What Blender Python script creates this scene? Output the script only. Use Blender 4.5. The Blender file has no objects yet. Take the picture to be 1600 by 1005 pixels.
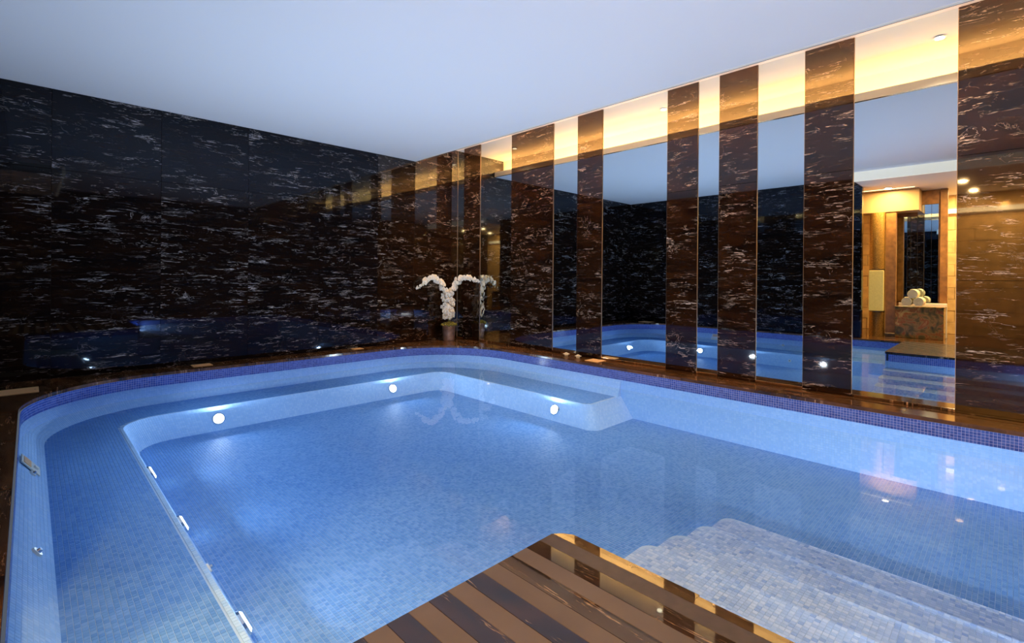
import bpy, bmesh, math, random
import numpy as np
from mathutils import Matrix, Vector

random.seed(7); rng = np.random.default_rng(7)
S = bpy.context.scene
COL = S.collection

# ------------------------------------------------------------------ camera, world, exposure
cam_d = bpy.data.cameras.new('camera'); cam = bpy.data.objects.new('camera', cam_d); COL.objects.link(cam)
YAW, PITCH, ROLL, FPX = 0.7945, 0.0022, 0.0076, 768.34
fw = Vector((-math.cos(YAW)*math.cos(PITCH), -math.sin(YAW)*math.cos(PITCH), -math.sin(PITCH)))
r0 = Vector((-math.sin(YAW), math.cos(YAW), 0)); u0 = r0.cross(fw)
rt = r0*math.cos(ROLL)+u0*math.sin(ROLL); up = rt.cross(fw)
M = Matrix.Identity(4)
for i in range(3):
    M[i][0] = rt[i]; M[i][1] = up[i]; M[i][2] = -fw[i]
CAM = Vector((6.5427, 8.3427, 1.30)); M[0][3], M[1][3], M[2][3] = CAM
cam.matrix_world = M
cam_d.sensor_width = 36; cam_d.lens = FPX/1600*36; cam_d.shift_y = -(502.5-435.44)/1600
cam_d.clip_start = 0.02
S.camera = cam
S.view_settings.view_transform = 'Standard'; S.view_settings.look = 'None'
S.view_settings.exposure = 0.0; S.view_settings.gamma = 1; S.view_settings.use_curve_mapping = False
S.cycles.use_denoising = True
S.cycles.max_bounces = 14; S.cycles.diffuse_bounces = 6; S.cycles.glossy_bounces = 7; S.cycles.transparent_max_bounces = 16
S.cycles.sample_clamp_indirect = 6.0
w = bpy.data.worlds.new('world'); S.world = w; w.use_nodes = True
w.node_tree.nodes['Background'].inputs[0].default_value = (.55, .65, .85, 1)
w.node_tree.nodes['Background'].inputs[1].default_value = .15

# light levels
P_POOL = 31.0      # each underwater lamp
P_STEP = 270.0
P_COVE = 290.0     # cove strip over the mirrors
P_DOWN = 55.0      # recess downlights
P_LOBBY = 105.0
COOL = (.70, .85, 1.0); WARM = (1.0, .50, .14)

ZC = 3.596; ZR = 4.0; ZW = -.167; ZB = -.40; ZF = -.68

def area(name, loc, direction, sx, sy, power, col, shape='RECTANGLE'):
    l = bpy.data.lights.new(name, 'AREA'); l.shape = shape; l.size = sx
    if shape == 'RECTANGLE': l.size_y = sy
    l.energy = power; l.color = col
    o = bpy.data.objects.new(name, l); COL.objects.link(o)
    o.location = loc; o.rotation_euler = Vector(direction).to_track_quat('-Z', 'Y').to_euler()
    return o

# lamps of the place: the cove strip behind the ceiling lip
cv = area('cove_light', (1.24, 4.9, 3.68), (0, 0, 1), .05, 9.6, P_COVE, WARM)
cv.rotation_euler = (math.pi, math.radians(-8), 0)
# lobby lighting; the round ceiling lights are added to brighten lobby and deck
LOBBY_FILL_SPOTS = [(7.35, 6.35), (7.35, 7.6), (8.9, 7.7), (8.9, 8.9), (7.35, 8.9)]
for x, y in LOBBY_FILL_SPOTS: area('lobby_fill_light', (x, y, 3.375), (0, 0, -1), .12, 0, P_LOBBY, (1, .60, .22), 'DISK')
area('lobby_wall_light', (9.2, 8.2, 3.05), (.25, 0, -1), .1, 2.4, 60, (1, .66, .28))

# ------------------------------------------------------------------ materials
def nmat(name):
    m = bpy.data.materials.new(name); m.use_nodes = True
    nt = m.node_tree; b = nt.nodes['Principled BSDF']
    return m, nt, b
def N(nt, t, **k):
    n = nt.nodes.new(t)
    for a, v in k.items(): setattr(n, a, v)
    return n
def ramp(nt, src, stops, interp='LINEAR'):
    r = N(nt, 'ShaderNodeValToRGB'); cr = r.color_ramp; cr.interpolation = interp
    while len(cr.elements) < len(stops): cr.elements.new(.5)
    for e, (p, c) in zip(cr.elements, stops):
        e.position = p; e.color = (c, c, c, 1) if isinstance(c, (int, float)) else (*c, 1)
    nt.links.new(src, r.inputs[0]); return r.outputs[0]
def math_(nt, op, a, b=None, c=None):
    n = N(nt, 'ShaderNodeMath', operation=op)
    for i, v in enumerate((a, b, c)):
        if v is None: continue
        if isinstance(v, (int, float)): n.inputs[i].default_value = v
        else: nt.links.new(v, n.inputs[i])
    return n.outputs[0]
def mixc(nt, f, a, b):
    n = N(nt, 'ShaderNodeMix', data_type='RGBA')
    for i, v in ((0, f), (6, a), (7, b)):
        if isinstance(v, (int, float)): n.inputs[i].default_value = v
        elif isinstance(v, tuple): n.inputs[i].default_value = (*v, 1)
        else: nt.links.new(v, n.inputs[i])
    return n.outputs[2]
def plain(name, col, rough=.5, metal=0, spec=.5, var=0.0, scale=8):
    m, nt, b = nmat(name)
    b.inputs['Roughness'].default_value = rough; b.inputs['Metallic'].default_value = metal
    b.inputs['Specular IOR Level'].default_value = spec
    if var:
        tc = N(nt, 'ShaderNodeTexCoord'); n = N(nt, 'ShaderNodeTexNoise'); n.inputs['Scale'].default_value = scale
        n.inputs['Detail'].default_value = 6
        nt.links.new(tc.outputs['Object'], n.inputs[0])
        c = mixc(nt, ramp(nt, n.outputs[0], [(.3, 0.), (.7, 1.)]), tuple(x*(1-var) for x in col), tuple(min(1, x*(1+var)) for x in col))
        nt.links.new(c, b.inputs['Base Color'])
    else: b.inputs['Base Color'].default_value = (*col, 1)
    return m
def emit(name, col, s):
    m, nt, b = nmat(name); b.inputs['Base Color'].default_value = (.8, .8, .8, 1)
    b.inputs['Emission Color'].default_value = (*col, 1); b.inputs['Emission Strength'].default_value = s
    return m

def marble(name, base1, base2, vein, amount=1.0, rough=.03, floor=False, zs=1.0, spec=.5, tint=(1, 1, 1)):
    """black-brown polished marble with broken white veins lying along the bed"""
    m, nt, b = nmat(name); L = nt.links
    tc = N(nt, 'ShaderNodeTexCoord'); sp = N(nt, 'ShaderNodeSeparateXYZ'); L.new(tc.outputs['Object'], sp.inputs[0])
    oi = N(nt, 'ShaderNodeObjectInfo')
    u = math_(nt, 'ADD', sp.outputs[0], sp.outputs[1])
    cx = N(nt, 'ShaderNodeCombineXYZ')
    if floor:
        L.new(sp.outputs[1], cx.inputs[0]); L.new(math_(nt, 'MULTIPLY', sp.outputs[0], 1.0), cx.inputs[1])
    else:
        L.new(u, cx.inputs[0]); L.new(sp.outputs[2], cx.inputs[1])
    L.new(math_(nt, 'MULTIPLY', oi.outputs['Random'], 40.), cx.inputs[2])
    # gentle warp so the beds undulate
    wn = N(nt, 'ShaderNodeTexNoise'); wn.inputs['Scale'].default_value = 2.2; wn.inputs['Detail'].default_value = 3
    L.new(cx.outputs[0], wn.inputs[0])
    wv = N(nt, 'ShaderNodeVectorMath', operation='MULTIPLY_ADD'); L.new(wn.outputs['Color'], wv.inputs[0])
    wv.inputs[1].default_value = (.22, .07, 0); L.new(cx.outputs[0], wv.inputs[2])
    def nz(sx, sy, scale, detail, rough_=.55, off=0., dist=0.):
        mp = N(nt, 'ShaderNodeVectorMath', operation='MULTIPLY_ADD'); L.new(wv.outputs[0], mp.inputs[0])
        mp.inputs[1].default_value = (sx, sy*zs, 1); mp.inputs[2].default_value = (off, off*1.7, off)
        n = N(nt, 'ShaderNodeTexNoise'); n.inputs['Scale'].default_value = scale; n.inputs['Detail'].default_value = detail
        n.inputs['Roughness'].default_value = rough_; n.inputs['Distortion'].default_value = dist
        L.new(mp.outputs[0], n.inputs[0]); return n.outputs[0]
    def line(n, wdt):
        d = math_(nt, 'ABSOLUTE', math_(nt, 'SUBTRACT', n, .5))
        return ramp(nt, d, [(0, 1.), (wdt*.45, .85), (wdt, 0.)])
    # thin bedded veins, broken up
    l1 = line(nz(1.7, 24, 1.0, 4, .62, 0, .3), .013)
    k1 = ramp(nt, nz(3.2, 16, 1.0, 3, .5, 9.3), [(.53, 0.), (.57, 1.)])
    v1 = math_(nt, 'MULTIPLY', l1, k1)
    l2 = line(nz(5, 52, 1.0, 3, .6, 4.4, .4), .020)
    k2 = ramp(nt, nz(5, 24, 1.0, 2, .5, 13.), [(.58, 0.), (.62, .7)])
    v2 = math_(nt, 'MULTIPLY', l2, k2)
    # flat flakes
    f1 = ramp(nt, nz(4.5, 44, 1.0, 5, .55, 21., .3), [(.70, 0.), (.712, 1.)])
    f2 = ramp(nt, nz(14, 90, 1.0, 3, .5, 31., .5), [(.72, 0.), (.76, .7)])
    # stray crossing veins
    l3 = line(nz(3.5, 5, 1.0, 5, .6, 41., 1.2), .007)
    k3 = ramp(nt, nz(4, 5, 1.0, 2, .5, 51.), [(.56, 0.), (.62, .6)])
    v3 = math_(nt, 'MULTIPLY', l3, k3)
    t = math_(nt, 'MAXIMUM', math_(nt, 'MAXIMUM', v1, v2), math_(nt, 'MAXIMUM', math_(nt, 'MAXIMUM', f1, f2), v3))
    t = math_(nt, 'MULTIPLY', t, amount)
    # patches where the stone is quiet
    q = ramp(nt, nz(1.8, 5.5, 1.0, 3, .6, 61.), [(.44, .04), (.58, 1.)])
    t = math_(nt, 'MULTIPLY', t, q)
    cl = ramp(nt, nz(1.6, 9, 1.0, 6, .65, 71., .6), [(.35, 0.), (.70, 1.)])
    basec = mixc(nt, cl, base1, base2)
    vt = ramp(nt, nz(5, 12, 1.0, 2, .5, 81.), [(.35, 0.), (.65, 1.)])
    veinc = mixc(nt, vt, tuple(v*.62 for v in vein), vein)
    L.new(mixc(nt, t, basec, veinc), b.inputs['Base Color'])
    b.inputs['Roughness'].default_value = rough
    b.inputs['IOR'].default_value = 1.52; b.inputs['Specular IOR Level'].default_value = spec; b.inputs['Specular Tint'].default_value = (*tint, 1)
    return m

M_WALL = marble('black_gold_marble', (.0035, .0028, .0035), (.014, .006, .0035), (.62, .55, .54), spec=.30, tint=(.62, .78, 1))
M_WALLB = marble('brown_black_marble', (.004, .0020, .0014), (.026, .0095, .0035), (.72, .62, .55), zs=.85, spec=.6, amount=.85)
M_COPING = marble('brown_deck_marble', (.022, .010, .005), (.18, .078, .028), (.75, .46, .26), amount=.8, rough=.10, floor=True, spec=.8)
M_NAVY = marble('polished_floor_marble', (.008, .007, .010), (.035, .018, .012), (.50, .36, .26), amount=.8, rough=.025, floor=True, spec=.5)
M_HONED = plain('honed_brown_stone', (.080, .062, .056), .42, var=.14, scale=5)
M_HONED_DARK = plain('honed_dark_stone', (.045, .033, .031), .40, var=.25, scale=22)
M_CEIL = plain('ceiling_paint', (.88, .84, .86), .6)
M_CREAM = plain('cream_paint', (.88, .81, .72), .6)
M_GROUT = plain('mosaic_grout', (.40, .58, .84), .6)
M_BANDGROUT = plain('band_grout', (.56, .62, .92), .6)
M_BRONZE = plain('bronze_trim', (.26, .20, .15), .35, 1)
M_CHROME = plain('polished_steel', (.75, .76, .78), .12, 1)
M_WHITEP = plain('white_plastic', (.80, .80, .72), .35)
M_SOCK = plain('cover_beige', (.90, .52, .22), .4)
M_POT = plain('steel_pot', (.55, .45, .42), .30, .8, var=.3, scale=14)
M_MOSS = plain('moss', (.16, .14, .02), .9, var=.5, scale=40)
M_PETAL = plain('orchid_petal', (.86, .78, .64), .5, var=.06, scale=30)
M_LIP = plain('orchid_centre', (.75, .50, .12), .5)
M_STEM = plain('orchid_stem', (.10, .14, .03), .6)
M_WAX = plain('white_wax', (.85, .78, .66), .5)
M_TOWEL = plain('towel_cotton', (.86, .74, .50), .9, var=.08, scale=60)
M_TRAV = plain('travertine', (.70, .46, .20), .4, var=.22, scale=5)
M_WOOD = plain('brown_veneer', (.30, .13, .035), .35, var=.35, scale=9)
M_GOLDCOL = plain('gold_mosaic_column', (.42, .22, .05), .35, .4, var=.6, scale=70)
M_BLACK = plain('black_joint', (.006, .005, .005), .5)
M_LENS = emit('lamp_lens', (.85, .94, 1.0), 12)
M_DLENS = emit('downlight_lens', (1, .80, .50), 14)
M_SLOT = emit('light_slot', (1, .74, .36), 3.2)
M_COVE = emit('cove_strip', (1, .66, .28), 6)
M_LANTERN = plain('lantern_panel', (.75, .55, .18), .4, var=.1, scale=30); M_LANTERN.node_tree.nodes['Principled BSDF'].inputs['Emission Color'].default_value = (1, .6, .12, 1); M_LANTERN.node_tree.nodes['Principled BSDF'].inputs['Emission Strength'].default_value = .35

def mirror_mat():
    m, nt, b = nmat('silver_mirror'); b.inputs['Base Color'].default_value = (.60, .71, .79, 1)
    b.inputs['Metallic'].default_value = 1; b.inputs['Roughness'].default_value = 0.0
    return m
M_MIRROR = mirror_mat()

def onyx_mat():
    m, nt, b = nmat('onyx'); L = nt.links
    tc = N(nt, 'ShaderNodeTexCoord'); n = N(nt, 'ShaderNodeTexNoise'); n.inputs['Scale'].default_value = 4.5
    n.inputs['Detail'].default_value = 7; n.inputs['Distortion'].default_value = 1.6
    L.new(tc.outputs['Object'], n.inputs[0])
    c = ramp(nt, n.outputs[0], [(.28, (.05, .05, .035)), (.42, (.16, .12, .04)), (.5, (.35, .20, .06)), (.57, (.32, .09, .03)), (.68, (.55, .36, .12)), (.8, (.12, .11, .06))])
    L.new(c, b.inputs['Base Color']); b.inputs['Roughness'].default_value = .12
    return m
M_ONYX = onyx_mat()

def tile_mat(name, cols, from_object=False, rough=.65):
    m, nt, b = nmat(name); L = nt.links
    if from_object:
        src = N(nt, 'ShaderNodeObjectInfo').outputs['Random']
    else:
        a = N(nt, 'ShaderNodeAttribute'); a.attribute_name = 'tile_rand'; src = a.outputs['Fac']
    L.new(ramp(nt, src, cols, 'CONSTANT'), b.inputs['Base Color'])
    b.inputs['Roughness'].default_value = rough; b.inputs['Specular IOR Level'].default_value = .04
    return m
FLOOR_C = [(0, (.135, .325, .72)), (.22, (.150, .345, .74)), (.45, (.170, .365, .76)), (.68, (.190, .385, .77)), (.86, (.115, .295, .70))]
WALL_C = [(0, (.36, .59, .92)), (.3, (.39, .62, .94)), (.6, (.43, .65, .95)), (.85, (.37, .60, .93))]  # floor palette made lighter; stronger light on the walls put into the colour
STEP_C = [(0, (.36, .51, .82)), (.25, (.42, .57, .86)), (.5, (.50, .64, .89)), (.75, (.38, .54, .84)), (.9, (.28, .43, .78))]
BAND_C = [(0, (.050, .115, .46)), (.3, (.065, .140, .52)), (.6, (.080, .160, .56)), (.85, (.045, .100, .42))]
T_FLOOR = tile_mat('floor_mosaic', FLOOR_C); T_FLOOR_O = tile_mat('floor_mosaic_single', FLOOR_C, True)
T_WALL = tile_mat('wall_mosaic', WALL_C); T_STEP = tile_mat('step_mosaic', STEP_C); T_STEP_O = tile_mat('step_mosaic_single', STEP_C, True)
T_BAND = tile_mat('band_mosaic', BAND_C, rough=.15)
M_NOSE = tile_mat('nosing_mosaic', [(0, (.40, .62, .92)), (.5, (.46, .67, .93))])

def water_mat():
    m, nt, b = nmat('pool_water'); L = nt.links; nt.nodes.remove(b)
    out = nt.nodes['Material Output']
    tr = N(nt, 'ShaderNodeBsdfTransparent'); tr.inputs[0].default_value = (.95, .985, 1, 1)
    gl = N(nt, 'ShaderNodeBsdfGlossy'); gl.inputs['Roughness'].default_value = .0; gl.inputs[0].default_value = (.6, .6, .6, 1)
    fr = N(nt, 'ShaderNodeFresnel'); fr.inputs[0].default_value = 1.33
    n = N(nt, 'ShaderNodeTexNoise'); n.inputs['Scale'].default_value = 1.2; n.inputs['Detail'].default_value = 2
    tc = N(nt, 'ShaderNodeTexCoord'); L.new(tc.outputs['Object'], n.inputs[0])
    bp = N(nt, 'ShaderNodeBump'); bp.inputs['Strength'].default_value = .02; bp.inputs['Distance'].default_value = .02
    L.new(n.outputs[0], bp.inputs['Height']); L.new(bp.outputs[0], gl.inputs['Normal'])
    mx = N(nt, 'ShaderNodeMixShader'); L.new(fr.outputs[0], mx.inputs[0]); L.new(tr.outputs[0], mx.inputs[1]); L.new(gl.outputs[0], mx.inputs[2])
    L.new(mx.outputs[0], out.inputs[0]); return m
M_WATER = water_mat()

# ------------------------------------------------------------------ helpers
def link(name, me, parent=None, mats=None):
    o = bpy.data.objects.new(name, me); COL.objects.link(o)
    if mats:
        for m in (mats if isinstance(mats, (list, tuple)) else [mats]): me.materials.append(m)
    if parent: o.parent = parent
    return o
def empty(name, loc=(0, 0, 0)):
    o = bpy.data.objects.new(name, None); COL.objects.link(o); o.location = loc; o.empty_display_size = .1; return o
def tag(o, label=None, cat=None, group=None, kind=None):
    for k, v in (('label', label), ('category', cat), ('group', group), ('kind', kind)):
        if v: o[k] = v
    return o
def bobj(name, bm, mat, parent=None, smooth=False):
    me = bpy.data.meshes.new(name); bm.normal_update(); bm.to_mesh(me); bm.free()
    if smooth:
        for p in me.polygons: p.use_smooth = True
    return link(name, me, parent, mat)
def box(bm, x0, x1, y0, y1, z0, z1, bev=0):
    r = bmesh.ops.create_cube(bm, size=1, matrix=Matrix.Translation(((x0+x1)/2, (y0+y1)/2, (z0+z1)/2)) @ Matrix.Diagonal((x1-x0, y1-y0, z1-z0, 1)))
    if bev:
        es = list({e for v in r['verts'] for e in v.link_edges})
        bmesh.ops.bevel(bm, geom=es, offset=bev, segments=1, affect='EDGES')
def boxo(name, x0, x1, y0, y1, z0, z1, mat, parent=None, bev=0):
    bm = bmesh.new(); box(bm, x0, x1, y0, y1, z0, z1, bev); return bobj(name, bm, mat, parent)
def prism(name, pts, z0, z1, mat, parent=None, bev=0):
    bm = bmesh.new(); v0 = [bm.verts.new((x, y, z0)) for x, y in pts]; v1 = [bm.verts.new((x, y, z1)) for x, y in pts]
    n = len(pts); bm.faces.new(v1); bm.faces.new(v0[::-1])
    for i in range(n): bm.faces.new((v0[i], v0[(i+1) % n], v1[(i+1) % n], v1[i]))
    bmesh.ops.recalc_face_normals(bm, faces=bm.faces)
    if bev:
        es = [e for e in bm.edges if abs(e.verts[0].co.z-z1) < 1e-6 and abs(e.verts[1].co.z-z1) < 1e-6]
        bmesh.ops.bevel(bm, geom=es, offset=bev, segments=2, affect='EDGES')
    return bobj(name, bm, mat, parent)

def tiles_mesh(name, C, nrm, mat, parent, grout=.0016, h=.0012, rnd=None):
    """C: (n,4,3) cell corners; every cell becomes a raised tile with its own edges"""
    n = len(C); c = C.mean(1, keepdims=True); size = np.linalg.norm(C[:, 1]-C[:, 0], axis=1).mean()
    T = c+(C-c)*(1-2*grout/.026)
    hh = h*(1+.25*rng.random((n, 1, 1)))
    top = T+nrm[:, None, :]*hh; bot = c+(C-c)*(1-1.2*grout/.026)
    V = np.concatenate([top, bot], 1).reshape(-1, 3)
    base = (np.arange(n)*8)[:, None]
    quads = np.array([[0, 1, 2, 3], [0, 4, 5, 1], [1, 5, 6, 2], [2, 6, 7, 3], [3, 7, 4, 0]])
    F = (base[:, None, :]+quads[None]).reshape(-1)
    me = bpy.data.meshes.new(name)
    me.vertices.add(n*8); me.vertices.foreach_set('co', V.astype(np.float32).ravel())
    me.loops.add(n*20); me.loops.foreach_set('vertex_index', F.astype(np.int32))
    me.polygons.add(n*5); me.polygons.foreach_set('loop_start', (np.arange(n*5)*4).astype(np.int32))
    me.polygons.foreach_set('loop_total', np.full(n*5, 4, np.int32))
    a = me.attributes.new('tile_rand', 'FLOAT', 'FACE')
    r = rng.random(n) if rnd is None else rnd
    a.data.foreach_set('value', np.repeat(r, 5).astype(np.float32))
    me.polygons.foreach_set('use_smooth', np.zeros(n*5, bool))
    me.update(calc_edges=True)
    o = link(name, me, parent, mat); o['kind'] = 'stuff'; return o

def single_tile_mesh(name, pitch, mat):
    bm = bmesh.new(); a = pitch/2-.0016; b = pitch/2-.0008
    top = [bm.verts.new((x*a, y*a, .0014)) for x, y in ((-1, -1), (1, -1), (1, 1), (-1, 1))]
    bot = [bm.verts.new((x*b, y*b, 0)) for x, y in ((-1, -1), (1, -1), (1, 1), (-1, 1))]
    bm.faces.new(top)
    for i in range(4): bm.faces.new((bot[i], bot[(i+1) % 4], top[(i+1) % 4], top[i]))
    me = bpy.data.meshes.new(name); bm.to_mesh(me); bm.free(); me.materials.append(mat); return me

def ruled(name, A, B, mat, parent, flip=False):
    """surface between two polylines of equal length"""
    n = len(A); V = [tuple(p) for p in A]+[tuple(p) for p in B]
    F = [(i, i+1, n+i+1, n+i) if not flip else (i, n+i, n+i+1, i+1) for i in range(n-1)]
    me = bpy.data.meshes.new(name); me.from_pydata(V, [], F); me.update(); return link(name, me, parent, mat)

def resample(P, step):
    P = np.asarray(P, float); d = np.r_[0, np.cumsum(np.linalg.norm(np.diff(P, axis=0), axis=1))]
    n = max(1, int(round(d[-1]/step))); t = np.linspace(0, d[-1], n+1)
    return np.stack([np.interp(t, d, P[:, k]) for k in range(P.shape[1])], 1)
def resample_n(P, n):
    P = np.asarray(P, float); d = np.r_[0, np.cumsum(np.linalg.norm(np.diff(P, axis=0), axis=1))]
    t = np.linspace(0, d[-1], n+1); return np.stack([np.interp(t, d, P[:, k]) for k in range(P.shape[1])], 1)

PITCH_T = .026
def ruled_cells(A, B, rows):
    """A, B: (n+1,3) lines -> cells with rows between"""
    out = []
    for j in range(rows):
        a, b = j/rows, (j+1)/rows
        L0 = A*(1-a)+B*a; L1 = A*(1-b)+B*b
        out.append(np.stack([L0[:-1], L0[1:], L1[1:], L1[:-1]], 1))
    return np.concatenate(out)
def cell_normals(C, towards=None):
    n = np.cross(C[:, 1]-C[:, 0], C[:, 3]-C[:, 0]); n /= np.linalg.norm(n, axis=1, keepdims=True)+1e-12
    if towards is not None:
        s = np.sign(((towards-C.mean(1))*n).sum(1)); s[s == 0] = 1; n *= s[:, None]
    return n
def fixwind(C, nrm):
    n = np.cross(C[:, 1]-C[:, 0], C[:, 3]-C[:, 0]); bad = (n*nrm).sum(1) < 0
    C = C.copy(); C[bad] = C[bad][:, ::-1]; return C
def grid_cells(x0, x1, y0, y1, z, pitch=PITCH_T):
    xs = np.arange(x0, x1+1e-6, pitch); ys = np.arange(y0, y1+1e-6, pitch)
    X, Y = np.meshgrid(xs[:-1], ys[:-1], indexing='ij'); X = X.ravel(); Y = Y.ravel(); Z = np.full_like(X, z)
    return np.stack([np.stack([X, Y, Z], 1), np.stack([X+pitch, Y, Z], 1), np.stack([X+pitch, Y+pitch, Z], 1), np.stack([X, Y+pitch, Z], 1)], 1)
def inpoly(P, poly):
    x, y = P[:, 0], P[:, 1]; c = np.zeros(len(P), bool); n = len(poly)
    for i in range(n):
        x1, y1 = poly[i]; x2, y2 = poly[(i+1) % n]
        if y1 == y2: continue
        m = ((y1 > y) != (y2 > y)) & (x < (x2-x1)*(y-y1)/(y2-y1)+x1); c ^= m
    return c
UPV = np.array([0, 0, 1.])

# ------------------------------------------------------------------ plan curves
PX, PA, PL, YE = .455, .45, 6.60, 9.30        # pool edge by wall B, wall A, left deck, far end
DKX, DKY = 4.58, 6.72                         # corner of the striped deck
BEND = 4.40                                   # where the bench by the mirrors ends
def arc(cx, cy, r, a0, a1, n=14):
    t = np.radians(np.linspace(a0, a1, n+1)); return np.stack([cx+r*np.cos(t), cy+r*np.sin(t)], 1)
def sections(xb, ya, xl, rb, rl, ystart, yend):
    """mirror side -> corner -> long wall -> corner -> left side"""
    return [np.array([(xb, ystart), (xb, ya+rb)]),
            arc(xb+rb, ya+rb, rb, 180, 270), np.array([(xb+rb, ya), (xl-rl, ya)]),
            arc(xl-rl, ya+rl, rl, 270, 360), np.array([(xl, ya+rl), (xl, yend)])]
def z3(P, z): return np.c_[P, np.full(len(P), z)]

EDGE = sections(PX, PA, PL, 1.5, 1.3, BEND, DKY)
BACK = sections(PX+.08, PA+.02, PL-.17, 1.42, 1.18, BEND, DKY)
FTOP = sections(1.22, 1.13, 5.80, .28, .42, BEND-.15, DKY)
FBOT = sections(1.36, 1.27, 5.67, .24, .38, BEND+.05, DKY)

# ================================================================== SETTING: pool basin
pool = tag(empty('swimming_pool'), 'sunken indoor pool lined in pale blue mosaic with dark blue waterline band', 'pool')
grout_mats = M_GROUT
# --- waterline band, z 0 .. ZW  (whole edge, including deck side)
band_par = pool
bandC = []; wallC = []
def add_wall_strip(P2, zt, zb, store, towards, Q2=None, base=None, baseparent=None):
    P = resample(P2, PITCH_T); Q = P if Q2 is None else resample_n(Q2, len(P)-1)
    rows = max(1, int(round(abs(zt-zb)/PITCH_T)))
    A, B = z3(P, zt), z3(Q, zb)
    C = ruled_cells(A, B, rows); nr = cell_normals(C, towards); C = fixwind(C, nr)
    store.append((C, nr))
    return A, B
CEN = np.array([3.4, 4.2, -.3])
deckside = np.array([(PL, DKY), (DKX+.055, DKY), (DKX, DKY+.075), (DKX, YE)])
full = [np.array([(PX, YE), (PX, BEND)])]+EDGE
shell = []
for P2 in full: shell.append(add_wall_strip(P2, -.035, ZW, bandC, CEN)[:2])
for a, b in zip(deckside[:-1], deckside[1:]):
    shell.append(add_wall_strip(np.array([a, b]), -.035, ZW, bandC, np.array([3., 5., -.2])))
shell.append(add_wall_strip(np.array([(DKX, YE), (PX, YE)]), -.035, ZW, bandC, CEN))
cat = lambda st: (np.concatenate([c for c, _ in st]), np.concatenate([n for _, n in st]))
def shell_obj(name, pairs, mat, parent, back=.0015):
    V, F = [], []
    for A, B in pairs:
        k = len(V); n = len(A); V += [tuple(p) for p in A]+[tuple(p) for p in B]
        F += [(k+i, k+i+1, k+n+i+1, k+n+i) for i in range(n-1)]
    me = bpy.data.meshes.new(name); me.from_pydata(V, [], F); me.update(); return link(name, me, parent, mat)
C, nr = cat(bandC)
band = shell_obj('waterline_band', shell, M_BANDGROUT, pool); band['label'] = 'dark blue mosaic waterline band'
tiles_mesh('mosaic_tiles', C, nr, T_BAND, band)
# --- walls below water
pairs = []
pairs.append(add_wall_strip(np.array([(PX, YE), (PX, BEND+.0)]), ZW, ZF, wallC, CEN))        # sheer wall below the mirrors
for P2, Q2 in zip(EDGE, BACK): pairs.append(add_wall_strip(P2, ZW, ZB, wallC, CEN, Q2))      # sloped backrest over the bench
for a, b in zip(deckside[:-1], deckside[1:]):
    pairs.append(add_wall_strip(np.array([a, b]), ZW, ZF, wallC, np.array([3., 5., -.2])))
pairs.append(add_wall_strip(np.array([(DKX, YE), (PX, YE)]), ZW, ZF, wallC, CEN))
C, nr = cat(wallC)
pw = shell_obj('pool_wall', pairs, M_GROUT, pool)
tiles_mesh('mosaic_tiles', C, nr, T_WALL, pw)
me = bpy.data.meshes.new('backrest_end')
me.from_pydata([(PX, BEND, ZW), (PX, BEND, ZB), (PX+.08, BEND, ZB)], [], [(0, 1, 2)]); link('backrest_end', me, pool, M_GROUT)

# --- bench
bench = empty('bench'); bench.parent = pool
endtop = np.array([(PX, BEND), (1.22-.15, BEND)]); endarc = arc(1.22-.15, BEND-.15, .15, 90, 0, 6)
endbot = np.array([(PX, BEND+.2), (1.36-.15, BEND+.2)]); endarcb = arc(1.36-.15, BEND+.05, .15, 90, 0, 6)
ftop = [endtop, endarc]+FTOP; fbot = [endbot, endarcb]+FBOT
faceC = []; pairs = []
def to_out(C):   # normals pointing to the pool centre
    return cell_normals(C, np.array([3.4, 5.6, -.2]))
for P2, Q2 in zip(ftop, fbot):
    P = resample(P2, PITCH_T); Q = resample_n(Q2, len(P)-1)
    A, B = z3(P, ZB), z3(Q, ZF); pairs.append((A, B)); C = ruled_cells(A, B, 11); nr = to_out(C); C = fixwind(C, nr); faceC.append((C, nr))
C, nr = cat(faceC)
bf = shell_obj('bench_front', pairs, M_GROUT, bench); 
# sub-part tiles must stay at the third level
tiles_mesh('front_mosaic', C, nr, T_WALL, bench)
# grout bed of the bench top
pairs = []
for P2, Q2 in zip(BACK, FTOP):
    P = resample(P2, .1); Q = resample_n(Q2, len(P)-1); pairs.append((z3(P, ZB-.0005), z3(Q, ZB-.0005)))
pairs.append((z3(np.array([(PX, BEND-.16), (1.22, BEND-.16)]), ZB-.0006), z3(np.array([(PX, BEND-.001), (1.07, BEND-.001)]), ZB-.0006)))
pairs.append((z3(np.array([(1.07, BEND-.15), (1.22, BEND-.15)]), ZB-.0006), z3(np.array([(1.07, BEND-.001), (1.17, BEND-.045)]), ZB-.0006)))
shell_obj('bench_bed', pairs, M_GROUT, bench)
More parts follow.
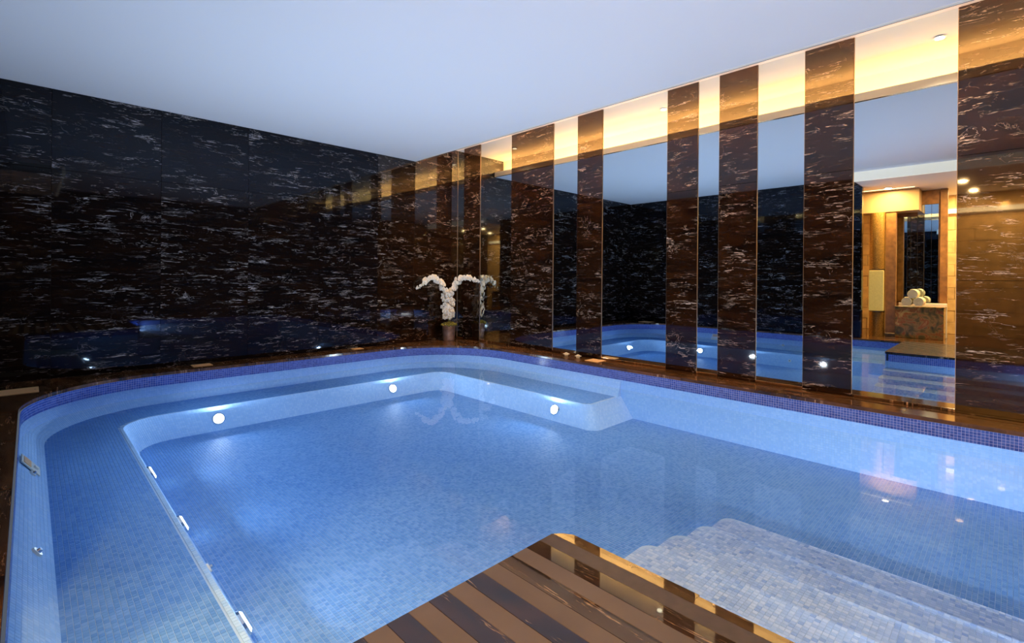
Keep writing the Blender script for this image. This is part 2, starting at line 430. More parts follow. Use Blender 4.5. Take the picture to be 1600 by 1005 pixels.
# nosing row along the edge
noseC = []
NOSE = .028
def inset_curve(secs, d):
    out = []
    for P in secs:
        P = np.asarray(P); t = np.gradient(P, axis=0); t /= np.linalg.norm(t, axis=1, keepdims=True)+1e-9
        n = np.stack([t[:, 1], -t[:, 0]], 1); out.append(P+n*d)
    return out
ins = inset_curve(ftop, NOSE)
mid = FTOP[2][0]; tst = ins[4][0]
sgn = 1 if tst[1] < mid[1] else -1
ins = inset_curve(ftop, NOSE*sgn)
for P2, Q2 in zip(ftop, ins):
    P = resample(P2, PITCH_T); Q = resample_n(Q2, len(P)-1)
    C = ruled_cells(z3(P, ZB), z3(Q, ZB), 1); nr = np.tile(UPV, (len(C), 1)); noseC.append((fixwind(C, nr), nr))
C, nr = cat(noseC); tiles_mesh('nosing_mosaic', C, nr, M_NOSE, bench, h=.003)
backpoly = np.concatenate(BACK); backpoly = np.r_[[(PX, BEND)], backpoly, [(PL-.17, DKY)], [(5.0, DKY)], [(5.0, BEND)]]
frontpoly = np.concatenate(ins[1:])
frontpoly = np.r_[frontpoly, [(frontpoly[-1][0], 20)], [(-5, 20)], [(-5, BEND-NOSE)]]
G = grid_cells(PX, 6.60, PA, DKY, ZB)
ok = np.ones(len(G), bool)
for k in range(4): ok &= ~inpoly(G[:, k, :2], frontpoly)
backfull = np.concatenate(BACK)
backfull = np.r_[backfull, [(PL-.17, 20)], [(PX-.0, 20)], [(PX, BEND)]]
ok &= inpoly(G.mean(1)[:, :2], backfull)
ok &= ~((G[:, :, 1].max(1) > BEND) & (G[:, 0, 0] < 4.0))
G = G[ok]
d = np.linalg.norm(G.mean(1)-np.array(CAM), axis=1)
vis = G.mean(1); fwv = np.array(fw); rtv = np.array(rt); dd = vis-np.array(CAM); zz = dd@fwv; px = 800+FPX*(dd@rtv)/zz; py = 435.4-FPX*(dd@np.array(up))/zz
inview = (zz > 0) & (px > 0) & (px < 1600) & (py < 1005)
score = np.where(inview, zz, 99); order = np.argsort(score); near = order[:300]; rest = np.setdiff1d(np.arange(len(G)), near)
tiles_mesh('mosaic_tiles', G[rest], np.tile(UPV, (len(rest), 1)), T_FLOOR, bench)
tm = single_tile_mesh('mosaic_tile', PITCH_T, T_FLOOR_O)
for c in G[near].mean(1):
    o = bpy.data.objects.new('mosaic_tile', tm); COL.objects.link(o); o.parent = bench; o.location = c

# --- floor
floor_ = empty('pool_floor'); floor_.parent = pool
boxo('floor_bed', PX-.02, 6.60, PA-.02, YE+.02, ZF-.06, ZF-.0005, M_GROUT, floor_)
poly = np.concatenate(fbot); poly = np.r_[poly, [(DKX, DKY)], [(DKX, YE)], [(PX, YE)]]
G = grid_cells(PX, 6.0, 1.0, YE, ZF)
G = G[inpoly(G.mean(1)[:, :2], poly)]
c = G.mean(1); G = G[~((c[:, 0] > 2.6) & (c[:, 1] > 6.78))]
tiles_mesh('mosaic_tiles', G, np.tile(UPV, (len(G), 1)), T_FLOOR, floor_)

# --- steps rising to the striped deck
steps = empty('pool_steps'); steps.parent = pool
SX = [4.15, 3.76, 3.37, 2.96, 2.55]; SZ = [-.28, -.36, -.44, -.52, -.60]; SY = 6.74
trC = []; riC = []
for k in range(5):
    x0, z = SX[k], SZ[k]; xin = DKX if k == 0 else SX[k-1]; zl = SZ[k+1] if k < 4 else ZF
    r = .09
    out2 = [np.array([(x0, YE), (x0, SY+r)]), arc(x0+r, SY+r, r, 180, 270, 5), np.array([(x0+r, SY), (DKX, SY)])]
    pts = [(x0, YE)]+[tuple(p) for p in out2[1]]+[(DKX, SY), (DKX, YE)]
    st = prism('step', pts, ZF-.02, z-.0005, M_GROUT, steps)
    G = grid_cells(x0, xin+(.1 if k else 0), SY, YE, z)
    o2 = np.concatenate(out2); p2 = np.r_[o2, [(DKX, YE)]]
    keep = np.ones(len(G), bool)
    ctr = G.mean(1); G = G[inpoly(ctr[:, :2], p2) & (ctr[:, 0] < xin+.012)]
    # first cells by the nosing must not overhang the rounded corner
    bad = np.zeros(len(G), bool)
    for q in range(4): bad |= ~inpoly(G[:, q, :2]*1.0+np.array([.0004 if q in (0, 3) else -.0004, .0004 if q in (0, 1) else -.0004]), p2)
    G = G[~bad]
    trC.append(G)
    for j, P2 in enumerate(out2):
        P = resample(P2, PITCH_T); rows = max(1, int(round((z-zl)/PITCH_T)))
        if j == 2:  # side face goes right down to the floor
            rows = int(round((z-ZF)/PITCH_T)); zb_ = ZF
            P = resample(np.array([(x0+r, SY), (xin+.09, SY)]), PITCH_T)
        elif j == 1: rows = int(round((z-ZF)/PITCH_T)); zb_ = ZF
        else: zb_ = zl
        C = ruled_cells(z3(P, z), z3(P, zb_), rows)
        nr = cell_normals(C, np.array([x0-2, SY-2+(.0 if j else 2.), z])); C = fixwind(C, nr); riC.append((C, nr))
C, nr = cat(riC); tiles_mesh('riser_mosaic', C, nr, T_STEP, steps)
G = np.concatenate(trC)
dd = G.mean(1)-np.array(CAM); zz = dd@fwv; px = 800+FPX*(dd@rtv)/zz; py = 435.4-FPX*(dd@np.array(up))/zz
deckhide = py > 835+(px-897)*.497
inview = (zz > 0) & (px > 0) & (px < 1600) & (py < 1005) & ~deckhide
score = np.where(inview, zz, 99); order = np.argsort(score); near = order[:300]; rest = np.setdiff1d(np.arange(len(G)), near)
tiles_mesh('mosaic_tiles', G[rest], np.tile(UPV, (len(rest), 1)), T_STEP, steps)
tm2 = single_tile_mesh('mosaic_tile', PITCH_T, T_STEP_O)
for c in G[near].mean(1):
    o = bpy.data.objects.new('mosaic_tile', tm2); COL.objects.link(o); o.parent = steps; o.location = c

# --- water surface
bm = bmesh.new()
pts = np.concatenate([f if i == 0 else f[1:] for i, f in enumerate(full)]); pts = np.r_[pts, deckside[1:]]
bm.faces.new([bm.verts.new((x, y, ZW+.003)) for x, y in pts])
wt = bobj('pool_water', bm, M_WATER)
if wt.data.polygons[0].normal.z < 0: wt.data.flip_normals()
tag(wt, 'clear still pool water lying level with the bottom of the dark blue band', 'water', kind='stuff')

# ================================================================== SETTING: deck round the pool
deck = tag(empty('floor_poolside'), kind='structure')
XW = 6.80   # face of wall C
def deck_piece(pts, mat=None): return prism('stone_slab', pts, -.04, 0, mat or M_COPING, deck, .004)
# mirror side: long slabs, a drain groove between the sill strip and the coping
ys = [9.8, 8.75, 7.6, 6.45, 5.3, 4.15, 3.0, PA+1.5]
for a, b in zip(ys[:-1], ys[1:]):
    deck_piece([(.145, b+.0015), (PX-.012, b+.0015), (PX-.012, a-.0015), (.145, a-.0015)])
    deck_piece([(.001, b+.0015), (.137, b+.0015), (.137, a-.0015), (.001, a-.0015)])
boxo('drain_channel', .136, .146, PA+1.5, 9.8, -.03, -.012, M_BLACK, deck)
# corner by the mirrors
e = arc(PX+1.5, PA+1.5, 1.512, 180, 270, 24)
deck_piece([(.001, PA+1.4985), (.001, .8)]+[tuple(p) for p in e[10::-1]])
deck_piece([(.001, .797), (.001, .001), (.95, .001)]+[tuple(p) for p in e[17:9:-1]])
deck_piece([(.953, .001), (PX+1.498, .001)]+[tuple(p) for p in e[:16:-1]])
xs = np.linspace(PX+1.5, PL-1.3, 4)
for a, b in zip(xs[:-1], xs[1:]): deck_piece([(a+.0015, .001), (b-.0015, .001), (b-.0015, PA-.012), (a+.0015, PA-.012)])
e = arc(PL-1.3, PA+1.3, 1.312, 270, 360, 24)
deck_piece([(PL-1.2985, .001), (6.0, .001)]+[tuple(p) for p in e[13::-1]])
deck_piece([(6.003, .001), (XW-.001, .001), (XW-.001, PA+1.2985)]+[tuple(p) for p in e[:12:-1]])
ys = [PA+1.3, 2.9, 4.1, 5.3, DKY]
for a, b in zip(ys[:-1], ys[1:]): deck_piece([(PL+.012, a+.0015), (XW-.001, a+.0015), (XW-.001, b-.0015), (PL+.012, b-.0015)])
deck_piece([(PX, YE+.012), (DKX, YE+.012), (DKX, 9.8), (PX, 9.8)])
# bed under the stone and coping lip
for n_, (x0, x1, y0, y1) in enumerate([(0, PX, 0, 9.8), (PX, PL, 0, PA)]): pass
# striped deck
strip = tag(empty('floor_striped_deck'), kind='structure')
bounds = [DKX, 4.64]+[4.64+.0945*k for k in range(1, 24)]
bounds = [b for b in bounds if b < XW]+[XW]
for i, (a, b) in enumerate(zip(bounds[:-1], bounds[1:])):
    if i % 2 == 0: mat = M_NAVY
    else: mat = M_HONED_DARK if i == 1 else M_HONED
    cut = [DKY-.01, 7.95+.37*((i*7) % 5)-.5, 9.8]
    for j, (c0, c1) in enumerate(zip(cut[:-1], cut[1:])):
        pts = [(a+.0006, c0+.0006), (b-.0006, c0+.0006), (b-.0006, c1-.0006), (a+.0006, c1-.0006)]
        if i == 0 and j == 0: pts = [(b-.0006, c0+.005), (b-.0006, c1-.0006), (a-.01, c1-.0006), (a-.01, c0+.085), (a+.02, c0+.035)]
        prism('stone_strip', pts, -.04, 0, mat, strip, .0008)
boxo('deck_bed', DKX+.02, XW, DKY+.02, 9.8, -.16, -.04, M_BLACK, strip)

# flat covers let into the deck
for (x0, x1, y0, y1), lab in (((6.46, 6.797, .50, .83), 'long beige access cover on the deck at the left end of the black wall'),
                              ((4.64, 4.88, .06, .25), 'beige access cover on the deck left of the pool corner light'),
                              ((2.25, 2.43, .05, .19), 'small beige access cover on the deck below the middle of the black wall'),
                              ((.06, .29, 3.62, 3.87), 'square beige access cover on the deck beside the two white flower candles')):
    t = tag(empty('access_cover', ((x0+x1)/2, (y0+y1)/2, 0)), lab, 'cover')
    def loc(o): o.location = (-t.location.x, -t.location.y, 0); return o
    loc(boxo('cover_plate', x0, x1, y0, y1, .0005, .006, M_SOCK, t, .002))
    bm = bmesh.new()
    for dx in (x0+.03, x1-.03): box(bm, dx-.008, dx+.008, (y0+y1)/2-.008, (y0+y1)/2+.008, .005, .0075)
    loc(bobj('lifting_hole', bm, M_BRONZE, t))

# ================================================================== SETTING: walls
def slab_wall(name, axis, fixed, thick, u_edges, z_edges, mat, pr=0):
    wl = tag(empty(name), kind='structure'); g = .0012
    for i, (a, b) in enumerate(zip(u_edges[:-1], u_edges[1:])):
        for (c, d_) in zip(z_edges[:-1], z_edges[1:]):
            jj = random.uniform(0, .0012); mat_ = M_WALLB if (name == 'wall_left' and i < 2) else mat
            lo, hi = sorted((fixed+(jj if thick < 0 else -jj), fixed+thick))
            if axis == 'y': boxo('marble_slab', a+g, b-g, lo, hi, c+g, d_-g, mat_, wl, .0015)
            else: boxo('marble_slab', lo, hi, a+g, b-g, c+g, d_-g, mat, wl, .0015)
    return wl
ZJ = [0, 1.305, 2.603]
ua = [0, .76, 1.885, 3.0, 4.11, 5.23, 6.35, 7.45, 8.6, 9.7]
# long black wall: only the stretch inside the recess goes above the ceiling
wa = slab_wall('wall_left', 'y', 0, -.03, ua[:8], ZJ+[ZC], M_WALL)
for a, b in ((0, .76), (.76, 1.34)): boxo('marble_slab', a+.001, b-.001, -.03, 0, ZC+.001, ZR, M_WALLB, wa, .0015)
boxo('wall_core', -.15, 9.7, -.10, -.031, -.1, ZR+.1, M_BLACK, wa)
# right wall: marble piers standing proud of the mirrors
STR = [(0, .01, 'm'), (.229, .745, 's'), (1.657, 2.699, 's'), (3.234, 3.731, 's'), (4.855, 5.306, 's'), (5.60, 6.076, 's'), (6.608, 7.09, 's'), (7.953, 8.98, 's')]
wb = tag(empty('wall_right'), kind='structure')
boxo('wall_core', -.20, -.035, -.15, 9.95, -.1, ZR+.1, M_BLACK, wb)
for a, b, k in STR:
    if k != 's': continue
    for c, d_ in ((0.002, 1.305), (1.305, 2.53), (2.53, ZR)):
        bm = bmesh.new(); box(bm, -.03, .012+random.uniform(0, .0012), a, b, c+.001, d_-.001, .0015); bobj('marble_slab', bm, M_WALLB, wb)
gaps = [(.001, .229), (.745, 1.657), (2.699, 3.234), (3.731, 4.855), (5.306, 5.60), (6.076, 6.608), (7.09, 7.953), (8.98, 9.8)]
labs = ['sliver of mirror in the room corner left of the first marble pier',
        'wall mirror reflecting the white orchids beside the corner pier',
        'narrow wall mirror above the two white flower candles',
        'wide wall mirror reflecting the curved far corner of the pool',
        'narrowest wall mirror, between the two middle marble piers',
        'wall mirror reflecting one underwater lamp, left of the last slim pier',
        'wide wall mirror at right reflecting the lobby, towels and pool steps',
        'wall mirror at the far right end beyond the wide marble pier']
for (a, b), lab in zip(gaps, labs):
    t = tag(empty('wall_mirror', (0, (a+b)/2, 0)), lab, 'mirror', 'mirrors between the marble piers')
    def loc(o): o.location = (0, -t.location.y, 0); return o
    loc(boxo('mirror_glass', -.012, -.002, a+.004, b-.004, .034, ZR-.002, M_MIRROR, t))
    loc(boxo('bottom_sill', -.03, .010, a+.001, b-.001, .002, .033, M_COPING, t, .002))
    for s in (a+.0005, b-.0045):
        loc(boxo('edge_trim', -.03, .006, s, s+.004, .034, ZR-.002, M_BRONZE, t))
# wall C (behind / left of the camera) and its opening to the lobby
CY = 5.93
uc = [0, 1.1, 2.2, 3.3, 4.4, 5.3, CY]
wc = slab_wall('wall_back', 'x', XW, .05, uc, ZJ+[ZC], M_WALL)
boxo('wall_core', XW+.051, XW+.13, -.1, CY, -.1, ZC, M_BLACK, wc)
boxo('marble_slab', XW+.0, XW+.14, CY, CY+.03, .002, 3.40, M_WALLB, wc, .0015)
boxo('fascia_return', 6.05, XW, CY, CY+.03, 3.40, ZC, M_CREAM, wc)
wd = slab_wall('wall_front', 'y', 9.8, .04, [0.0, 1.1, 2.2, 3.3, 4.4, 5.5, 6.6, 7.7, 8.8, 9.9], ZJ+[ZC], M_WALLB)
for a, b in ((0, 1.1), (1.1, 1.34)): boxo('marble_slab', a, b, 9.8, 9.84, ZC+.001, ZR, M_WALLB, wd, .0015)
boxo('wall_core', -.2, 10.0, 9.845, 9.93, -.1, ZR+.1, M_BLACK, wd)

# ================================================================== SETTING: ceiling with warm recess along the mirrors
cl = tag(empty('ceiling'), kind='structure')
boxo('ceiling_board', 1.10, 6.02, -.05, 9.85, ZC, ZC+.05, M_CEIL, cl); boxo('ceiling_board', 6.02, XW+.05, -.05, 5.93, ZC, ZC+.05, M_CEIL, cl)
boxo('ceiling_recess', -.1, 1.42, -.05, 9.85, ZR, ZR+.05, M_CREAM)['kind'] = 'structure'
tr = tag(empty('trim_1'), kind='structure')
boxo('lip', 1.064, 1.10, -.03, 9.83, ZC-.004, ZC+.11, M_CREAM, tr, .002)
boxo('edge_bead', 1.058, 1.066, -.03, 9.83, ZC-.008, ZC+.004, M_CHROME, tr)
boxo('recess_back', 1.36, 1.42, -.03, 9.83, ZC+.05, ZR, M_CREAM, tr)
o = boxo('light_strip', 1.16, 1.20, .05, 9.75, ZC+.052, ZC+.066, M_COVE, tr); o['label'] = 'glowing warm strip hidden behind the lip'

def cyl(bm, r1, r2, d, M_, seg=24):
    bmesh.ops.create_cone(bm, cap_ends=True, segments=seg, radius1=r1, radius2=r2, depth=d, matrix=M_)
for i, (x, y) in enumerate(((.64, 7.757), (.64, 4.438), (.70, 1.046))):
    t = tag(empty('recessed_downlight', (x, y, ZR)), ['round ceiling downlight reflected at the top of the widest right mirror',
            'round ceiling downlight reflected beside the middle marble pier', 'round ceiling downlight near the orchid corner'][i], 'light', 'downlights in the warm ceiling recess')
    bm = bmesh.new(); cyl(bm, .055, .055, .012, Matrix.Translation((0, 0, -.006))); bobj('trim_ring', bm, M_CHROME, t)
    bm = bmesh.new(); cyl(bm, .042, .042, .006, Matrix.Translation((0, 0, -.0145))); bobj('lens', bm, M_DLENS, t)
    l = bpy.data.lights.new('downlight_beam', 'SPOT'); l.energy = P_DOWN*4; l.color = (1, .70, .38); l.spot_size = math.radians(110); l.spot_blend = .8; l.shadow_soft_size = .04
    lo = bpy.data.objects.new('downlight_beam', l); COL.objects.link(lo); lo.location = (x, y, ZR-.03)

# ================================================================== lobby seen in the mirror
boxo('floor_lobby', XW+.0, 9.7, 4.9, 9.8, -.04, -.0005, M_COPING)['kind'] = 'structure'
cl = tag(empty('ceiling_lobby'), kind='structure')
boxo('ceiling_board', XW+.05, 9.7, 4.9, 9.85, 3.40, 3.45, M_CREAM, cl); boxo('ceiling_board', 6.05, XW+.05, CY, 9.85, 3.40, 3.45, M_CREAM, cl)
for i, (x, y) in enumerate(LOBBY_FILL_SPOTS):  # fixtures for the added lobby fill lights
    t = tag(empty('recessed_downlight', (x, y, 3.40)), 'added round warm light that brightens the lobby', 'light', 'added lobby ceiling lights')
    bm = bmesh.new(); bmesh.ops.create_cone(bm, cap_ends=True, segments=20, radius1=.085, radius2=.085, depth=.012, matrix=Matrix.Translation((0, 0, -.007))); bobj('trim_ring', bm, M_CHROME, t)
    bm = bmesh.new(); bmesh.ops.create_cone(bm, cap_ends=True, segments=20, radius1=.065, radius2=.065, depth=.006, matrix=Matrix.Translation((0, 0, -.017))); bobj('lens', bm, M_DLENS, t)
boxo('trim_2', 6.0, 6.05, CY, 9.8, 3.40, ZC+.05, emit('fascia_lit_look', (1, .80, .52), .75))['kind'] = 'structure'  # cream fascia; its warm lit look is put in as emission
lw = tag(empty('wall_lobby'), kind='structure')
rows = np.linspace(0, 3.4, 13)
for j in range(12):
    off = (j % 2)*.35
    y = 4.9-off
    while y < 9.8:
        a, b = max(4.9, y), min(9.8, y+.7)
        if b-a > .05: boxo('stone_block', 9.55+random.uniform(0, .012), 9.66, a+.003, b-.003, rows[j]+.003, rows[j+1]-.003, M_TRAV, lw, .002)
        y += .7
boxo('side_panel', XW+.13, 9.66, 4.86, 4.9, 0, 3.4, M_TRAV, lw)
boxo('wall_core', 9.67, 9.75, 4.8, 9.9, 0, 3.5, M_TRAV, lw)
boxo('bulkhead', 7.75, 8.25, 4.9, 6.85, 2.90, 3.395, plain('brown_paint', (.42, .25, .11), .5), lw)
ls = tag(empty('ceiling_light_slot', (7.5, 6.1, 3.4)), 'long glowing slot in the lobby ceiling, seen in the right mirror', 'light')
o = boxo('diffuser', -.035, .035, -1.15, .70, -.012, -.001, M_SLOT, ls)
o = boxo('frame', -.045, .045, -1.16, .71, -.006, -.0005, M_CREAM, ls)
ls = tag(empty('wall_light_slot', (9.5, 8.3, 3.0)), 'glowing strip across the top of the lobby stone wall, seen in the right mirror', 'light')
boxo('diffuser', -.02, .045, -1.3, 1.3, -.05, .05, M_SLOT, ls); boxo('shelf', -.03, .046, -1.31, 1.31, -.065, -.051, M_CREAM, ls)

# columns
t = tag(empty('wall_column', (7.72, 6.10, 0)), 'gold mosaic column with a glowing lantern panel, seen in the right mirror', 'column')
bm = bmesh.new(); cyl(bm, .15, .15, 2.88, Matrix.Translation((0, 0, 1.4405)), 28); bobj('shaft', bm, M_GOLDCOL, t, False)
bm = bmesh.new(); cyl(bm, .152, .152, .03, Matrix.Translation((0, 0, 1.55)), 28); cyl(bm, .152, .152, .03, Matrix.Translation((0, 0, .57)), 28); bobj('collar', bm, M_BRONZE, t)
boxo('lantern_panel', -.175, -.10, -.13, .15, .59, 1.53, M_LANTERN, t, .006)
t = tag(empty('square_pillar', (7.75, 6.36, 0)), 'square brown veneered pillar between the gold column and the stone counter', 'column')
boxo('shaft', -.07, .07, -.095, .095, .0005, 2.86, M_WOOD, t, .004); boxo('plinth', -.075, .075, -.1, .1, .0004, .08, M_BRONZE, t, .003)
t = tag(empty('slim_pillar', (8.32, 7.24, 0)), 'slim brown pillar at the right edge of the lobby mirrors', 'column')
boxo('shaft', -.05, .05, -.065, .065, .0005, 3.395, M_WOOD, t, .004); boxo('plinth', -.055, .055, -.07, .07, .0004, .08, M_BRONZE, t, .003)
# counter
t = tag(empty('stone_counter', (7.9, 6.87, 0)), 'patterned brown and green stone counter carrying three rolled towels', 'counter')
boxo('front_block', -.30, .25, -.41, .43, .0005, .69, M_ONYX, t, .006)
boxo('worktop', -.31, .26, -.42, .44, .691, .72, M_ONYX, t, .006)
boxo('ledge', .262, .35, -.42, .44, .0005, .78, M_CREAM, t, .006)
# lobby mirrors
for i in range(6):
    y0 = 6.40+.125*i; top = 2.80 if i < 3 else 3.06
    t = tag(empty('mirror_panel', (8.30, y0+.06, .80)), ['tall dark lobby mirror panel nearest the square pillar', 'second lobby mirror panel from the square pillar',
            'third lobby mirror panel from the square pillar, last of the lower ones', 'first of the taller lobby mirror panels beside the lower three', 'middle one of the three taller lobby mirror panels',
            'taller lobby mirror panel nearest the slim pillar'][i], 'mirror', 'lobby mirror panels above the counter')
    boxo('glass', -.006, .0, -.0585, .0585, 0, top-.80, M_MIRROR, t); boxo('backing', .0005, .02, -.06, .06, -.01, top-.79, M_BLACK, t)
boxo('wall_lobby_pier', 8.325, 8.42, 6.38, 7.17, 0, 3.395, M_WOOD)['kind'] = 'structure'

# rolled towels
def towel(y, z, lab):
    t = tag(empty('rolled_towel', (7.62, y, z)), lab, 'towel', 'rolled towels on the stone counter')
    bm = bmesh.new(); n, m = 90, 10; R = .098; turns = 4.3; prev = None
    rings = []
    for i in range(n+1):
        a = i/n*turns*2*math.pi; r = .012+(R-.012)*i/n
        rings.append((r*math.cos(a), r*math.sin(a)))
    for sgn in (0, 1):
        pass
    th = .008
    vs = []
    for i, (yy, z_) in enumerate(rings):
        a = i/n*turns*2*math.pi; nx, nz_ = math.cos(a), math.sin(a)
        row = []
        for x, q in ((0, 0), (.006, th), (.40, th), (.406, 0), (.40, -th), (.006, -th)):
            row.append(bm.verts.new((x, yy+nx*q, z_+nz_*q)))
        vs.append(row)
    for i in range(n):
        for k in range(6): bm.faces.new((vs[i][k], vs[i][(k+1) % 6], vs[i+1][(k+1) % 6], vs[i+1][k]))
    bm.faces.new(vs[0]); bm.faces.new(vs[-1][::-1])
    bobj('towel_roll', bm, M_TOWEL, t, True)
    bm = bmesh.new()
    bmesh.ops.create_circle(bm, segments=24, radius=R-.01, cap_ends=True, matrix=Matrix.Translation((.012, 0, 0)) @ Matrix.Rotation(math.pi/2, 4, 'Y'))
    bobj('inner_fold', bm, M_TOWEL, t)
towel(6.655, .822, 'rolled cream towel at the lower left of the pyramid on the counter')
towel(6.865, .822, 'rolled cream towel at the lower right of the pyramid on the counter')
towel(6.76, .998, 'rolled cream towel on top of the pyramid on the counter')

# ================================================================== underwater lamps and jets
def lamp(loc, n, lab, power=P_POOL, r=.062):
    n = Vector(n).normalized(); q = n.to_track_quat('Z', 'Y')
    t = tag(empty('underwater_lamp', loc), lab, 'light', 'round underwater lamps'); t.rotation_mode = 'QUATERNION'; t.rotation_quaternion = q
    bm = bmesh.new(); cyl(bm, r*1.25, r*1.12, .016, Matrix.Translation((0, 0, .008)), 32)
    bobj('steel_ring', bm, M_CHROME, t)
    bm = bmesh.new(); cyl(bm, r, r*.8, .010, Matrix.Translation((0, 0, .0215)), 32); bobj('lens', bm, M_LENS, t)
    a = area('underwater_lamp_light', Vector(loc)+n*.075, (n+Vector((0, 0, 1.25))).normalized(), r*1.6, 0, power, COOL, 'DISK')
sl = .45
lamp((4.80, 1.205, -.545), (0, 1, sl), 'glowing underwater lamp in the bench front at the left, with a starburst')
lamp((2.27, 1.205, -.545), (0, 1, sl), 'glowing underwater lamp in the bench front nearest the orchid corner')
lamp((1.292, 3.87, -.545), (1, 0, sl), 'glowing underwater lamp in the bench front below the mirrors')
lamp((5.733, 2.75, -.545), (-1, 0, sl), 'farthest underwater lamp in the left bench front, seen edge on', P_POOL*.6)
lamp((5.733, 4.05, -.545), (-1, 0, sl), 'protruding steel underwater lamp halfway along the left bench edge', P_POOL*.6)
lamp((5.733, 5.50, -.545), (-1, 0, sl), 'protruding steel underwater lamp at the near end of the left bench edge', P_POOL*.6)
t = tag(empty('underwater_strip_lamp', (DKX-.002, 8.9, -.222)), 'long underwater strip lamp under the deck edge above the pool steps', 'light')
boxo('housing', -.010, .0, -.36, .36, -.030, .030, M_CHROME, t, .003); boxo('diffuser', -.016, -.0105, -.34, .34, -.022, .022, emit('strip_diffuser', (.9, .96, 1), 3), t)
area('underwater_strip_light', (DKX-.03, 8.9, -.222), (-1, -.8, -.05), .05, .68, P_STEP, (.88, .94, 1)).rotation_euler = (Matrix.Rotation(math.radians(38), 3, 'Z') @ Matrix(((0, 0, 1), (0, 1, 0), (-1, 0, 0)))).to_euler()
# jet
def fitting(loc, n, lab, r=.028):
    n = Vector(n).normalized(); q = n.to_track_quat('Z', 'Y')
    t = tag(empty('water_jet', loc), lab, 'jet', 'white inlet fittings in the pool wall'); t.rotation_mode = 'QUATERNION'; t.rotation_quaternion = q
    bm = bmesh.new(); cyl(bm, r, r*.9, .012, Matrix.Translation((0, 0, .006)), 24); bobj('flange', bm, M_WHITEP, t)
    bm = bmesh.new(); cyl(bm, r*.45, r*.3, .014, Matrix.Translation((0, 0, .0195)), 16); bobj('nozzle', bm, M_CHROME, t)
nL = (-1, 0, .7)
fitting((6.520, 2.95, -.275), nL, 'small round white inlet beside the square skimmer plate')
fitting((6.508, 4.45, -.292), nL, 'round white inlet lower down the left pool wall, nearest the camera', .034)
fitting((5.735, 4.82, -.54), (-1, 0, sl), 'pale flat inlet on the left bench front between two steel lamps', .032)
t = tag(empty('skimmer_plate', (6.592, 2.80, -.165)), 'square white skimmer fitting with a brown flap at the left pool edge', 'skimmer')
t.rotation_euler = (0, math.atan2(.17, .233), 0)
boxo('frame', -.010, -.001, -.11, .11, -.19, -.01, M_WHITEP, t, .002)
boxo('flap', -.014, -.0095, -.085, .085, -.10, -.03, M_SOCK, t, .002)
bm = bmesh.new(); cyl(bm, .022, .022, .012, Matrix.Translation((-.016, 0, -.145)) @ Matrix.Rotation(math.pi/2, 4, 'Y'), 16); bobj('knob', bm, M_WHITEP, t)

# ================================================================== orchid in a steel pot
ox, oy = .40, .25
orch = tag(empty('potted_orchid', (ox, oy, 0)), 'white orchid arching both ways from a round metal pot in the corner', 'plant')
def lathe(prof, seg=32):
    bm = bmesh.new(); rings = []
    for r, z in prof: rings.append([bm.verts.new((r*math.cos(2*math.pi*k/seg), r*math.sin(2*math.pi*k/seg), z)) for k in range(seg)])
    for a, b in zip(rings[:-1], rings[1:]):
        for k in range(seg): bm.faces.new((a[k], a[(k+1) % seg], b[(k+1) % seg], b[k]))
    bm.faces.new(rings[0][::-1]); bm.faces.new(rings[-1]); return bm
bobj('pot', lathe([(.105, .001), (.112, .01), (.125, .16), (.135, .30), (.143, .302), (.143, .315), (.128, .315), (.12, .26)]), M_POT, orch, True)
bm = bmesh.new()
for k in range(160):
    a = random.uniform(0, 2*math.pi); r = .155*math.sqrt(random.random()); s = random.uniform(.012, .026)
    bmesh.ops.create_icosphere(bm, subdivisions=1, radius=s, matrix=Matrix.Translation((r*math.cos(a), r*math.sin(a), .315+.05*(1-(r/.16)**2)+random.uniform(-.01, .012))))
o = bobj('moss', bm, M_MOSS, orch); o['kind'] = 'stuff'
def petal(bm, ang, L_, W_, tilt):
    R_ = Matrix.Rotation(ang, 4, 'Z') @ Matrix.Rotation(-tilt, 4, 'Y')
    P = [(0, 0, 0), (L_*.35, W_*.42, .004), (L_*.75, W_*.5, .002), (L_, 0, -.004), (L_*.75, -W_*.5, .002), (L_*.35, -W_*.42, .004), (L_*.55, 0, .010)]
    v = [bm.verts.new(R_ @ Vector(p)) for p in P]
    for a, b in ((0, 1), (1, 2), (2, 3), (3, 4), (4, 5), (5, 0)): bm.faces.new((v[a], v[b], v[6]))
bm = bmesh.new()
for k, (L_, W_) in enumerate(((.055, .034), (.050, .062), (.052, .032), (.052, .032), (.050, .062))): petal(bm, math.radians((90, 18, -45, 225, 162)[k]), L_, W_, .25)
bl_me = bpy.data.meshes.new('blossom'); bm.to_mesh(bl_me); bm.free(); bl_me.materials.append(M_PETAL)
bm = bmesh.new(); bmesh.ops.create_icosphere(bm, subdivisions=1, radius=.008, matrix=Matrix.Translation((0, -.004, .008))); ce_me = bpy.data.meshes.new('blossom_centre'); bm.to_mesh(ce_me); bm.free(); ce_me.materials.append(M_LIP)
def bez(P, t):
    P = [Vector(p) for p in P]
    while len(P) > 1: P = [a.lerp(b, t) for a, b in zip(P[:-1], P[1:])]
    return P[0]
paths = [([(0, 0, .32), (.03, 0, .62), (.0, 0, .95), (.16, -.03, 1.42), (.42, -.10, 1.42), (.64, -.16, 1.05)], .38, 1.0, 56, .068),
         ([(0, 0, .32), (-.03, 0, .62), (.0, 0, .95), (-.05, .02, 1.50), (-.2, .34, 1.28), (-.27, .60, 1.24)], .38, 1.0, 52, .068),
         ([(0, 0, .42), (0, 0, .7), (.02, 0, 1.04)], .08, 1, 90, .135)]
camdir = (Vector(CAM)-Vector((ox, oy, .8))).normalized()
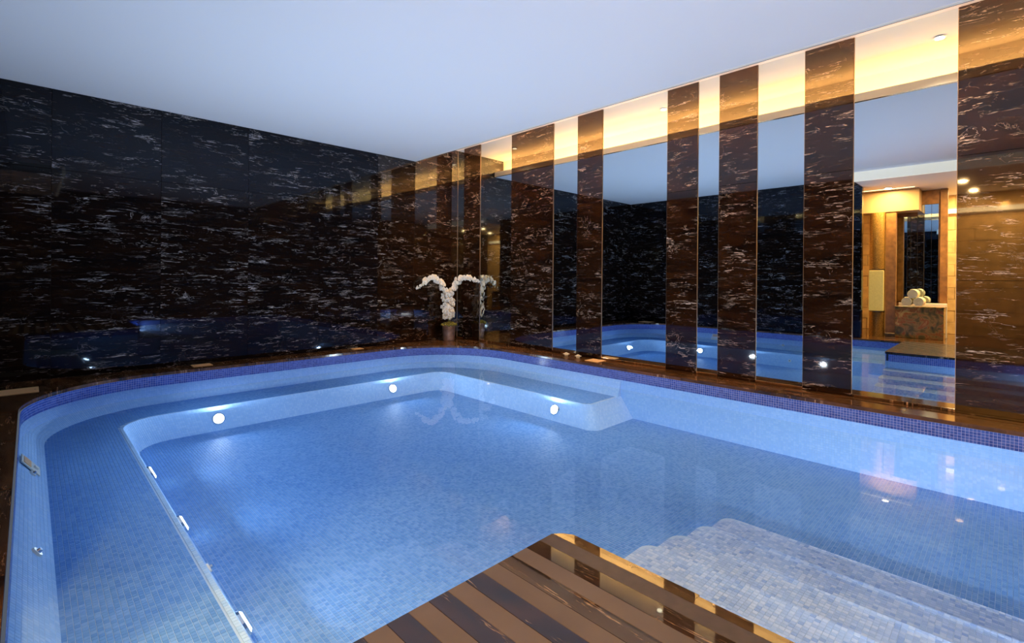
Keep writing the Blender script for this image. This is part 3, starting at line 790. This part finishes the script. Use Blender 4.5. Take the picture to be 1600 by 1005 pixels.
for P, t0, t1, cnt, spread in paths:
    bm = bmesh.new(); ring0 = None
    for i in range(21):
        c0 = bez(P, i/20); ring = [bm.verts.new(c0+Vector((.005*math.cos(q), .005*math.sin(q), 0))) for q in (0, 2.09, 4.19)]
        if ring0:
            for k in range(3): bm.faces.new((ring0[k], ring0[(k+1) % 3], ring[(k+1) % 3], ring[k]))
        ring0 = ring
    bobj('stem', bm, M_STEM, orch)
    for i in range(cnt):
        t = t0+(t1-t0)*(i+random.random()*.6)/cnt; c = bez(P, t)
        sp2 = spread*(1.0 if t < .75 else .75)
        dv = Vector((random.gauss(0, 1), random.gauss(0, 1), random.gauss(0, .6))); dv = dv.normalized()*sp2*random.uniform(.3, 1)
        pos = c+dv
        pos.y = max(pos.y, -oy+.03); pos.x = max(pos.x, -ox+.03)
        nrm_ = (camdir*.8+dv.normalized()*.8+Vector((0, 0, -.1))).normalized()
        b = bpy.data.objects.new('blossom', bl_me); COL.objects.link(b); b.parent = orch; b.location = pos
        b.rotation_mode = 'QUATERNION'; b.rotation_quaternion = nrm_.to_track_quat('Z', 'Y') @ Matrix.Rotation(random.uniform(-.5, .5), 3, 'Z').to_quaternion()
        s = random.uniform(.85, 1.15)*(1 if t < .93 else .6); b.scale = (s, s, s)
        cc = bpy.data.objects.new('blossom_centre', ce_me); COL.objects.link(cc); cc.parent = b

# floating-candle holders
for (x, y), lab in (((.14, 3.13), 'left one of two small white flower candles on the deck below the mirror'), ((.17, 3.40), 'right one of two small white flower candles, beside the marble pier')):
    t = tag(empty('flower_candle', (x, y, 0)), lab, 'candle', 'white flower candles on the deck')
    for ring, (nn, L_, tl) in enumerate(((8, .065, .35), (6, .048, .9))):
        bm = bmesh.new()
        for k in range(nn): petal(bm, 2*math.pi*k/nn+ring*.3, L_, .04, tl)
        o = bobj('petal_ring', bm, M_WAX, t); o.location = (0, 0, .014)
    bm = lathe([(.028, .0005), (.034, .006), (.03, .02), (.02, .028)], 16); bobj('dish', bm, M_WAX, t, True)
    bm = bmesh.new(); cyl(bm, .012, .010, .03, Matrix.Translation((0, 0, .042)), 12); bobj('candle', bm, M_WAX, t)
